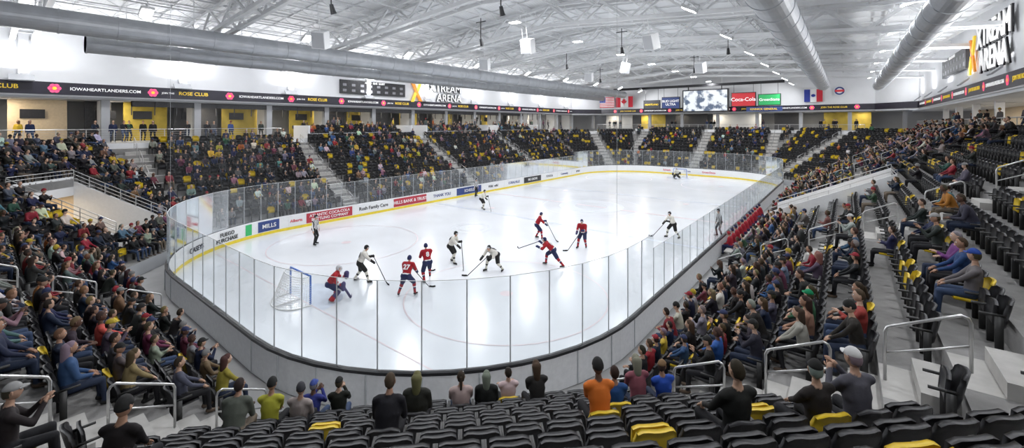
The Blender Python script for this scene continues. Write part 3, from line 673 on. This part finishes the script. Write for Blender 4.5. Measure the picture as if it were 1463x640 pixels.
def relaxed_hand(w,h,nrm,slot,side):
    w=Vector(w);h=Vector(h);d=(h-w).normalized();n=Vector(nrm); n=(n-d*n.dot(d)).normalized(); s=d.cross(n)*side; out=[]
    for k,(o,l) in enumerate(((-.030,.062),(-.010,.075),(.011,.070),(.030,.055))):
        p=h+s*o+d*.015; out.append(mktube([p-d*.02,p+d*l*.45+n*.004,p+d*l*.8+n*.018,p+d*l*.95+n*.035],[.0095,.009,.008,.006],slot))
    p=w.lerp(h,.45)-s*.030; out.append(mktube([p,p-s*.022+d*.025+n*.008,p-s*.028+d*.052+n*.018],[.012,.010,.008],slot))
    return out
def grip_hand(ctr,ax,toarm,slot,fr=.016,rad=.036):
    ctr=Vector(ctr);ax=Vector(ax).normalized();t=Vector(toarm); t=(t-ax*t.dot(ax)).normalized(); u=ax.cross(t); out=[]
    for k in range(4):
        o=(-.045+.03*k); pts=[]
        for q in range(5):
            a=math.radians(-20+62*q); pts.append(ctr+ax*o+(t*math.cos(a)+u*math.sin(a))*rad)
        out.append(mktube(pts,[fr*1.05,fr,fr,fr*.95,fr*.8],slot))
    pts=[ctr+ax*.05+(t*math.cos(a)+u*math.sin(a))*rad for a in(0,-.9,-1.9)]; out.append(mktube(pts,[fr*1.15,fr,fr*.85],slot))
    return out
def figure(ps,lod=1,gear='civ'):
    pel=Vector(ps['pel']); lean=ps.get('lean',0); side=ps.get('side',0); yaw=ps.get('yaw',0)
    U=Vector((math.sin(side),math.sin(lean)*math.cos(side),math.cos(lean)*math.cos(side))).normalized()
    Rv=Vector((math.cos(yaw),math.sin(yaw),0)); Rv=(Rv-U*Rv.dot(U)).normalized(); Fv=U.cross(Rv)
    Rp=Vector((1,0,0)); k=ps.get('bulk',1.)
    hk=gear!='civ'; pr=[]
    def c(a,b,ra,rb,cc,wx=1,wd=None,pri=0): pr.append(dict(a=tuple(a),b=tuple(b),ra=ra,rb=rb,c=cc,wx=wx,wd=tuple(wd) if wd is not None else None,pri=pri))
    Sh=pel+U*.47
    if gear=='civ':
        c(pel-Rp*.07,pel+Rp*.07,.115*k,.115*k,PN); c(pel+U*.06,pel+U*.28,.115*k,.118*k,TP,1.3,Rv); c(pel+U*.28,pel+U*.40,.118*k,.105*k,TP,1.45,Rv); c(Sh-Rv*.14,Sh+Rv*.14,.062*k,.062*k,TP)
    elif gear=='ref':
        def strp(V,t): 
            v=(V-np.array(pel))@np.array(Rv); return np.where(np.floor(v/.045)%2==0,WH,EY)
        c(pel-Rp*.08,pel+Rp*.08,.125,.125,PN); c(pel+U*.04,pel+U*.28,.13,.13,strp,1.25,Rv,.01); c(pel+U*.28,pel+U*.40,.125,.11,strp,1.5,Rv,.01); c(Sh-Rv*.15,Sh+Rv*.15,.068,.068,strp,pri=.01)
    else:
        def hem(V,t):
            v=(V-np.array(pel))@np.array(U); return np.where((v<.02),11,np.where(v<.07,WH,TP))
        c(pel-Rp*.10-U*.03,pel+Rp*.10-U*.03,.145,.145,PN); c(pel+U*.0,pel+U*.26,.155,.15,hem,1.2,Rv,.012); c(pel+U*.28,pel+U*.42,.14,.12,TP,1.5,Rv,.01); c(Sh-Rv*.19,Sh+Rv*.19,.095,.095,TP,pri=.01)
    c(Sh,Sh+U*.12+Fv*.015,.055 if not hk else .06,.048,SK if gear!='goalie' else TP)
    sw=.185 if not hk else .215
    res=[]; hands={}
    for sd,nm in((-1,'L'),(1,'R')):
        s=Sh+Rv*sw*sd-U*.015; hd=Vector(ps['hand'+nm]); pole=ps.get('pole'+nm,Vector((sd*.6,-.5,-.9)))
        e,wv=ik(s,hd,.29,.26,pole); d=(wv-e).normalized(); hnd=wv+d*.07
        if hk and gear!='ref':
            c(s,e,.082,.070,TP,pri=.005)
            def slv(V,t): return np.where((t>.35)&(t<.5),WH,np.where((t>.5)&(t<.65),11,TP))
            c(e,wv,.070,.058,slv); c(wv-d*.06,wv+d*.06,.064,.052,AC,1.15)
        else:
            sc=TP if gear=='civ' else strp
            c(s,e,.056*k,.045*k,sc); c(e,wv,.044*k,.034,ps.get('sleeve',TP) if gear=='civ' else sc); c(wv,wv+d*.055,.030,.028,SK,1.35)
        hands[nm]=(wv,hnd,d,sd)
    for sd,nm in((-1,'L'),(1,'R')):
        hp=pel+Rp*(.095*sd)-Vector((0,0,.03)); ft=Vector(ps['foot'+nm]); pole=ps.get('knee'+nm,Vector((sd*.15,1,.25)))
        kn,an=ik(hp,ft,.44,.43,pole); toe=Vector(ps.get('toe'+nm,(sd*.25,1,0))).normalized()
        if hk and gear!='ref':
            c(hp,kn+(hp-kn)*.12,.125,.105,PN,pri=.006); c(kn,kn+(an-kn)*.3,.08,.08,10)
            def sk(V,t): return np.where((t>.35)&(t<.47),WH,np.where((t>.47)&(t<.6),11,10))
            c(kn,an,.074,.052,sk)
        else:
            c(hp,kn,.088*k,.064,PN); c(kn,an,.060,.042 if gear=='civ' else .05,PN)
        bo=Vector((0,0,-.03)); c(an+bo,an+bo-toe*.03,.05,.048,SH); c(an+bo+Vector((0,0,-.015)),an+bo+toe*.15+Vector((0,0,-.02)),.042,.035,SH,1.1)
        if hk:
            b=MB(); z0=an+Vector((0,0,-.115)); b.beam(z0-toe*.08,z0+toe*.2,.006,.04,M_black); res.append(fromMB(b,12)); 
            b=MB(); b.beam(z0-toe*.05+Vector((0,0,.03)),z0+toe*.17+Vector((0,0,.03)),.02,.03,M_black); res.append(fromMB(b,WH))
        if gear=='goalie':
            sdv=Vector((0,0,1)).cross(toe).normalized(); fwd=Vector((toe.x,toe.y,0)).normalized()
            top=kn+(kn-an).normalized()*.14+fwd*.08; c(top,an+fwd*.10,.085,.085,lambda V,t:np.where((t>.2)&(t<.3),11,np.where(t>.85,TP,13)),1.75,sdv,.02)
    if gear=='goalie':
        w,h,d,_=hands['L']; c(h,h+Vector((0,0,.16)),.09,.11,13,1.1,(1,0,0),.02)
        w,h,d,_=hands['R']; c(h+Vector((0,0,.1)),h-Vector((0,0,.14)),.075,.075,13,1.7,(1,0,0),.02)
    vox=.017 if lod==2 else (.021 if lod==1 else .036)
    res.insert(0,remesh(pr,vox,None if lod else .38))
    hc=Sh+U*.135+Fv*.02; hl=ps.get('look',(0,0)); pitch=ps.get('hpitch',-lean*.15); rot=Matrix.Rotation(hl[0],3,'Z')@Matrix.Rotation(pitch+hl[1],3,'X')
    hc=hc+rot@Vector((0,.012,.10))
    res+=headmesh(hc,rot,ps.get('head','short'),lod)
    st=ps.get('stick')
    if st:
        H1=hands[st['top']]; bl=Vector(st['blade']); 
        a=H1[0]+H1[2]*.05; ax=(bl-a).normalized()
        b=MB(); b.tube([a-ax*.06,bl],.018,M_black,6); res.append(fromMB(b,14))
        bd=Vector(st.get('bdir',(1,.3,0))).normalized(); b=MB(); w_=.075 if gear!='goalie' else .1
        pts=[bl+Vector((0,0,.03)),bl+bd*.14+Vector((0,0,.01)),bl+bd*.27+Vector((-bd.y,bd.x,0))*.03+Vector((0,0,.015))]
        for i in range(2): b.beam(pts[i],pts[i+1],.014,w_,M_black)
        if gear=='goalie': b.beam(bl+Vector((0,0,.04)),bl-ax*.6,.03,.09,M_black)
        res.append(fromMB(b,EY if gear!='goalie' else 13))
        for nm in('L','R'):
            w,h,d,sd=hands[nm]; 
            if st.get('one') and nm!=st['top']: res+=relaxed_hand(w,w+d*.05,(0,0,-1),AC,sd); continue
            cpt=w+d*.05; res+=grip_hand(cpt,ax,-d,AC,.017,.035)
    elif lod:
        for nm in('L','R'):
            w,h,d,sd=hands[nm]; res+=relaxed_hand(w,w+d*.055,ps.get('palm',(0,0,-1)),SK if gear=='civ' else AC,sd)
    return join(res)
def pal(skin=(.55,.33,.23),hair=(.05,.03,.02),top=(.02,.02,.02),pants=(.03,.04,.08),shoe=(.03,.03,.03),hat=(.02,.02,.02),acc=(.02,.02,.02),sock=(.02,.02,.02),stripe=(.02,.02,.02),pad=(.8,.8,.8),white=(.8,.8,.8)):
    return np.array([skin,hair,top,pants,shoe,hat,(.01,.01,.01),(.45,.15,.13),white,acc,sock,stripe,(.5,.5,.52),pad,(.03,.03,.03)])
def V3(*a): return Vector(a)
def sit(**k):
    d=dict(pel=(0,-.06,.56),lean=-.08,footL=(-.13,.40,.09),footR=(.13,.42,.09),handL=(-.15,.30,.66),handR=(.15,.30,.66)); d.update(k); return d
poses=[sit(),sit(lean=.35,pel=(0,-.03,.56),handL=(-.08,.42,.68),handR=(.08,.42,.68),hpitch=-.05),sit(lean=.05,handL=(-.05,.28,.98),handR=(.06,.3,1.0),poleL=V3(-.5,-.2,-1),poleR=V3(.5,-.2,-1)),
 sit(handL=(.10,.20,.86),handR=(-.10,.22,.82)),sit(side=.12,look=(.5,0),handR=(.12,.25,.64)),sit(side=-.1,look=(-.6,0),handL=(-.05,.3,.66)),sit(lean=.15,handL=(-.05,.36,.62),handR=(.03,.36,.62),footL=(-.2,.3,.09)),sit(bulk=1.2,lean=0,handL=(-.1,.25,.66),handR=(.1,.25,.66))]
styles=['short','short','long','short','beanie','long','cap','cap','pony','short','beanie','short']
far=[];near=[]
for i in range(12):
    p=dict(poses[i%8]); p['head']=styles[i]; p['bulk']=p.get('bulk',1.0)+random.choice([0,.06,.12]); far.append(figure(p,0))
for i in range(12):
    p=dict(poses[(i*3)%8]); p['head']=styles[i]; p['bulk']=p.get('bulk',1.0)+random.choice([.03,.10,.16]); near.append(figure(p,1))
NS={}
for i,s in enumerate(styles): NS.setdefault(s,[]).append(i)
helmF=figure(dict(sit(lean=.25),head='helmet',bulk=1.25),0)
stand=dict(pel=(0,0,.93),lean=0,footL=(-.1,0,.09),footR=(.12,.05,.09),handL=(-.25,.05,.82),handR=(.25,.1,.85))
standF=[figure(dict(stand,head=h),0) for h in('short','long','cap')]; standF.append(figure(dict(stand,head='short',handL=(-.1,.3,1.15),handR=(.1,.3,1.15)),0))
topc=[(.010,.010,.012)]*15+[(.03,.03,.034)]*8+[(.08,.08,.09)]*4+[(.012,.018,.05)]*5+[(.22,.22,.23)]*3+[(.52,.51,.49)]*2+[(.22,.02,.03)]*2+[(.03,.07,.18)]*2+[(.48,.33,.04),(.03,.08,.05),(.15,.09,.06),(.24,.13,.15),(.08,.17,.20),(.12,.03,.06),(.36,.12,.03)]
hairc=[(.03,.02,.015)]*5+[(.06,.04,.025)]*4+[(.17,.11,.06)]*2+[(.20,.19,.18)]; skinc=[(.50,.32,.23),(.45,.28,.20),(.54,.36,.27),(.38,.22,.15),(.13,.07,.05)]
pantc=[(.02,.03,.06)]*4+[(.012,.012,.015)]*7+[(.04,.065,.13)]*3+[(.15,.12,.09),(.08,.08,.08)]
def rpal(top=None,hat=None,hair=None):
    rc=random.choice; j=lambda c:tuple(max(0,min(1,v*random.uniform(.8,1.25))) for v in c)
    return pal(rc(skinc),j(hair or rc(hairc)),j(top or rc(topc)),rc(pantc),rc([(.02,.02,.02),(.4,.4,.4),(.1,.07,.05)]),hat or rc([(.02,.02,.02),(.02,.02,.02),(.03,.04,.10),(.4,.3,.03),(.2,.2,.2),(.25,.02,.03)]))
# particular spectators (the guide only chooses which real seat each one occupies)
heroes=[(333,563,(.07,.08,.075),'short',None),(425,556,(.27,.27,.28),'beanie',(.05,.05,.06)),(372,530,(.5,.36,.04),'beanie',(.02,.02,.02)),(452,548,(.03,.05,.18),'cap',(.05,.08,.3)),(484,562,(.01,.01,.01),'cap',(.02,.02,.02)),(551,556,(.01,.01,.012),'short',None),(592,548,(.02,.02,.02),'long',None),(655,540,(.4,.4,.4),'pony',None),(692,540,(.01,.01,.01),'long',None),(718,530,(.5,.5,.5),'short',None),(764,537,(.02,.02,.02),'long',None),(858,535,(.62,.2,.02),'beanie',(.02,.02,.02)),(885,525,(.02,.06,.2),'short',None),(914,522,(.2,.08,.08),'long',None),(952,524,(.03,.10,.5),'cap',(.2,.12,.06)),(1037,540,(.01,.01,.01),'short',None),(1165,541,(.02,.02,.02),'cap',(.01,.01,.01)),(1232,522,(.1,.1,.1),'cap',(.6,.6,.6)),(1257,432,(.3,.05,.04),'short',None),(1172,467,(.4,.36,.3),'long',None),(1150,450,(.3,.2,.14),'long',None),(1240,440,(.02,.02,.02),'beanie',(.02,.02,.02)),(1034,480,(.03,.12,.35),'pony',None),(1130,380,(.10,.14,.25),'cap',(.02,.02,.02)),(1390,358,(.16,.15,.14),'cap',(.02,.06,.3)),(1365,355,(.02,.05,.15),'short',None),(1350,350,(.14,.04,.14),'short',None),(1387,293,(.04,.04,.05),'short',None),(1310,290,(.02,.02,.02),'short',None),(1341,312,(.02,.03,.03),'cap',(.3,.3,.3)),(1310,650,(.4,.3,.2),'cap',(.42,.30,.17)),(176,605,(.01,.01,.01),'beanie',(.02,.02,.02)),(48,545,(.02,.02,.02),'cap',(.3,.3,.3)),(1224,312,(.35,.35,.34),'cap',(.5,.5,.5)),(1147,441,(.03,.1,.06),'cap',(.0,.2,.08)),(250,425,(.01,.01,.01),'short',None),(148,465,(.5,.08,.08),'short',None),(175,520,(.25,.17,.11),'long',None),(365,515,(.4,.28,.05),'long',None)]
occ={}
for h in heroes:
    best=None;bd=1e9
    for k,s in enumerate(seats):
        if k in occ or s[0]>7: continue
        q=proj(s[3],s[4],s[5]+1.22)
        if not q or q[2]<1.6: continue
        d=(q[0]-h[0])**2+(q[1]-h[1])**2
        if d<bd: bd=d;best=k
    if best is not None and bd<2500: occ[best]=h
def prob(s):
    i,r,ss,x,y,z,_=s
    if i==8: return .5
    nm=SD[i][0]
    if nm=='NR': return .0
    if nm=='N': return .72 if x<-12 else .38
    if nm=='NL': return .68
    if nm=='L':
        if y<20: return .58 if r<10 else .42
        if y<36: return .36
        if y<50: return .26
        return .15
    if nm=='FL': return .10
    if nm=='F': return .28 if r>6 else .12
    if nm=='FR': return .08
    if nm=='R':
        if y<9.0: return .08 if r<4 else .02
        if 24<y<31 and r>=3 and r<9: return .05
        if r<=3: return .72 if y<48 else .26
        if r<=5: return .15 if y<24 else .32
        if y<16: return .04
        if y<28: return .08
        if r>=7: return .12 if y<38 else .55
        return .20
    return 0
entsF=[];entsN=[];se=[]
for k,s in enumerate(seats):
    i,r,ss,x,y,z,rz=s; nm=SD[i][0] if i<8 else 'T'; d=math.hypot(x-CX,y-CY)
    px=proj(x,y,z+.6)
    h=occ.get(k); o=h is not None or (random.random()<prob(s) and d>2.2)
    ye=random.random()<(.11 if nm in('F','FL','FR','L') else .085)
    bc=(.72,.50,.02) if ye else (.024,.024,.027); fp=bc if (ye or random.random()>.02) else (.72,.50,.02)
    palS=np.array([bc,(.03,.03,.03),fp])
    vis=px is not None and -150<px[0]<1620
    if vis or d<12: se.append(((seatUh if (d<10 and not o) else (seatD if o else seatU)),x,y,z,rz,1,palS))
    if o and vis:
        if h:
            ii=random.choice(NS[h[3]]); entsN.append((near[ii],x,y,z,rz+random.uniform(-.12,.12),random.uniform(.98,1.06),rpal(h[2],h[4])))
        else:
            sc=random.uniform(.9,1.05); ii=random.randrange(12); turn=random.uniform(-.2,.2)
            if d<15: entsN.append((near[ii],x,y,z,rz+turn,sc,rpal()))
            else: entsF.append((far[ii],x,y,z,rz+turn,sc,rpal()))
for k in range(12):
    entsF.append((helmF,XR+.62,27+.98*k,.12,PI/2+random.uniform(-.2,.2),1,pal(top=(.30,.012,.025),hat=(.02,.02,.07) if k%3 else (.3,.02,.03),pants=(.02,.03,.10))))
for k in range(34): entsF.append((random.choice(standF),-46.2-random.random()*2.3+ (1.5 if k%3 else 0),random.uniform(0,19) if k<16 else random.uniform(20,75),ZTL if k<16 else ZTL+.5,random.uniform(-2.2,-.8),1,rpal()))
for k in range(30): entsF.append((random.choice(standF),8.2+random.random()*4,random.uniform(20,78),ZTR,random.uniform(.8,2.4),1,rpal()))
for k in range(16): entsF.append((random.choice(standF),random.uniform(-40,2),83+random.random()*2,ZTF,random.uniform(2.6,3.6),1,rpal()))
instmesh('stadium_seats',se,M_seat); instmesh('spectator_crowd',entsF,M_cloth); instmesh('seated_spectators',entsN,M_cloth)
bn=MB(); bn.box(XR+.45,XR+.85,26,39,.52,.58,M_step); bn.box(XR+.17,XR+1.18,26,39,0,.12,M_floor); 
for y in np.arange(26.3,39,1.5): bn.box(XR+.6,XR+.7,y,y+.1,.12,.52,M_metal)
bn.build('team_bench')
# ------------------------------------------------------------------ players
redP=pal(top=(.34,.008,.016),pants=(.015,.02,.07),hat=(.015,.02,.08),acc=(.02,.03,.10),sock=(.32,.010,.018),stripe=(.015,.02,.08),shoe=(.02,.02,.02))
whtP=pal(top=(.68,.66,.60),pants=(.012,.012,.012),hat=(.015,.015,.015),acc=(.02,.02,.02),sock=(.66,.64,.56),stripe=(.015,.015,.015),shoe=(.015,.015,.015),white=(.02,.02,.02))
refP=pal(top=(.8,.8,.8),pants=(.012,.012,.012),hat=(.015,.015,.015),shoe=(.015,.015,.015),acc=(.55,.34,.25))
def hk(**k):
    d=dict(pel=(0,-.12,.92),lean=.6,footL=(-.22,-.15,.13),footR=(.22,.2,.13),handL=(-.12,.42,1.12),handR=(.20,.50,.90),head='helmet',stick=dict(top='L',blade=(.55,1.05,.03)),hpitch=.05); d.update(k); return d
def place(name,ps,x,y,ang,pl,gear='hockey',sc=1.06,num=None,nmat=None):
    t=figure(ps,2,gear); o=instmesh(name,[(t,0,0,0,0,sc,pl)],M_cloth); o.location=(x,y,0); o.rotation_euler=(0,0,ang)
    if num:
        ln=ps['lean']; U=Vector((0,math.sin(ln),math.cos(ln))); N=Vector((0,-math.cos(ln),math.sin(ln))); p=(Vector(ps['pel'])+U*.30+N*.158)*sc
        text(num,p,(PI/2-ln,0,0),.30,nmat,o,'jersey_number',.012,off=.03)
    return o
rgt=TH-PI/2; away=TH; left=TH+PI/2
gk=dict(pel=(0,-.1,.66),lean=.62,footL=(-.40,.02,.13),footR=(.40,.02,.13),kneeL=V3(.3,1,.2),kneeR=V3(-.3,1,.2),handL=(-.48,.40,.72),handR=(.38,.48,.68),head='goaliemask',stick=dict(top='R',blade=(.10,.75,.03),bdir=(-1,.1,0),one=True),hpitch=.15)
place('hockey_goaltender',gk,-17.8,9.75,-.75,pal(top=(.36,.012,.02),pants=(.015,.02,.08),hat=(.5,.5,.52),acc=(.3,.02,.03),sock=(.34,.02,.03),stripe=(.6,.6,.6),pad=(.06,.05,.14),shoe=(.5,.5,.5)),'goalie')
place('hockey_player',hk(lean=.45,footL=(-.3,-.35,.13),footR=(.2,.25,.13)),-18.5,11.7,rgt+.3,whtP,num='14',nmat=M_tb)
place('hockey_player',hk(lean=.5,pel=(0,-.1,.9),footL=(-.35,-.1,.13),footR=(.3,.1,.13)),-15.45,12.0,away-.2,redP,num='27',nmat=M_tpw)
place('hockey_player',hk(lean=.4,footL=(-.2,-.3,.13),footR=(.25,.3,.13)),-16.2,13.75,away+.5,redP,num='8',nmat=M_tpw)
place('hockey_player',hk(lean=.5,stick=dict(top='L',blade=(.75,.95,.03))),-17.15,16.4,rgt-.3,whtP,num='19',nmat=M_tb)
place('hockey_player',hk(lean=1.0,pel=(0,-.25,.82),handL=(-.1,.40,.85),handR=(.2,.62,.72),footL=(-.38,-.35,.13),footR=(.32,.1,.13),stick=dict(top='L',blade=(.5,1.25,.03)),hpitch=.3),-14.5,16.7,left+.9,whtP,num='22',nmat=M_tb)
place('hockey_player',hk(lean=.85,pel=(0,-.15,.85),footL=(-.45,-.75,.16),footR=(.2,.25,.13),handL=(-.3,.6,1.05),handR=(.25,.55,1.15),stick=dict(top='R',blade=(-.3,1.6,.9)),hpitch=.25),-12.6,19.3,left-.2,redP,num='11',nmat=M_tpw)
place('hockey_player',hk(lean=.45),-16.2,23.4,rgt,redP)
place('hockey_player',hk(lean=.4,footL=(-.22,0,.13)),-12.9,23.4,left+1.1,redP,num='5',nmat=M_tpw)
place('hockey_player',hk(lean=.45,footL=(-.3,-.35,.13)),-9.3,29.2,left+.3,whtP,num='9',nmat=M_tb)
place('hockey_player',hk(lean=.5),-25.8,28.4,rgt-.4,whtP)
place('hockey_goaltender',gk,-18.8,61.4,PI,pal(top=(.7,.69,.64),pants=(.02,.02,.02),hat=(.02,.02,.02),pad=(.05,.05,.05),acc=(.02,.02,.02)),'goalie')
rp=dict(pel=(0,0,.98),lean=.12,footL=(-.18,-.05,.13),footR=(.18,.1,.13),handL=(-.28,.1,.88),handR=(.28,.12,.88),head='helmet')
place('hockey_referee',rp,-26.6,13.4,rgt-.2,refP,'ref'); place('hockey_referee',rp,-31.0,33,rgt-.6,refP,'ref'); place('hockey_referee',rp,-6.8,31.5,left,refP,'ref')
b=MB(); b.tube([(-17.2,14.3,0),(-17.2,14.3,.025)],.038,M_black,16); b.build('hockey_puck')
w=bpy.data.worlds.new('world'); bpy.context.scene.world=w; w.use_nodes=True; w.node_tree.nodes['Background'].inputs[0].default_value=(.85,.9,1,1); w.node_tree.nodes['Background'].inputs[1].default_value=.7
vs=bpy.context.scene.view_settings
try: vs.view_transform='Standard'; vs.look='None'; vs.exposure=0
except Exception as e: print(e)
print('SEATS',len(se),'FAR',len(entsF),'NEAR',len(entsN))
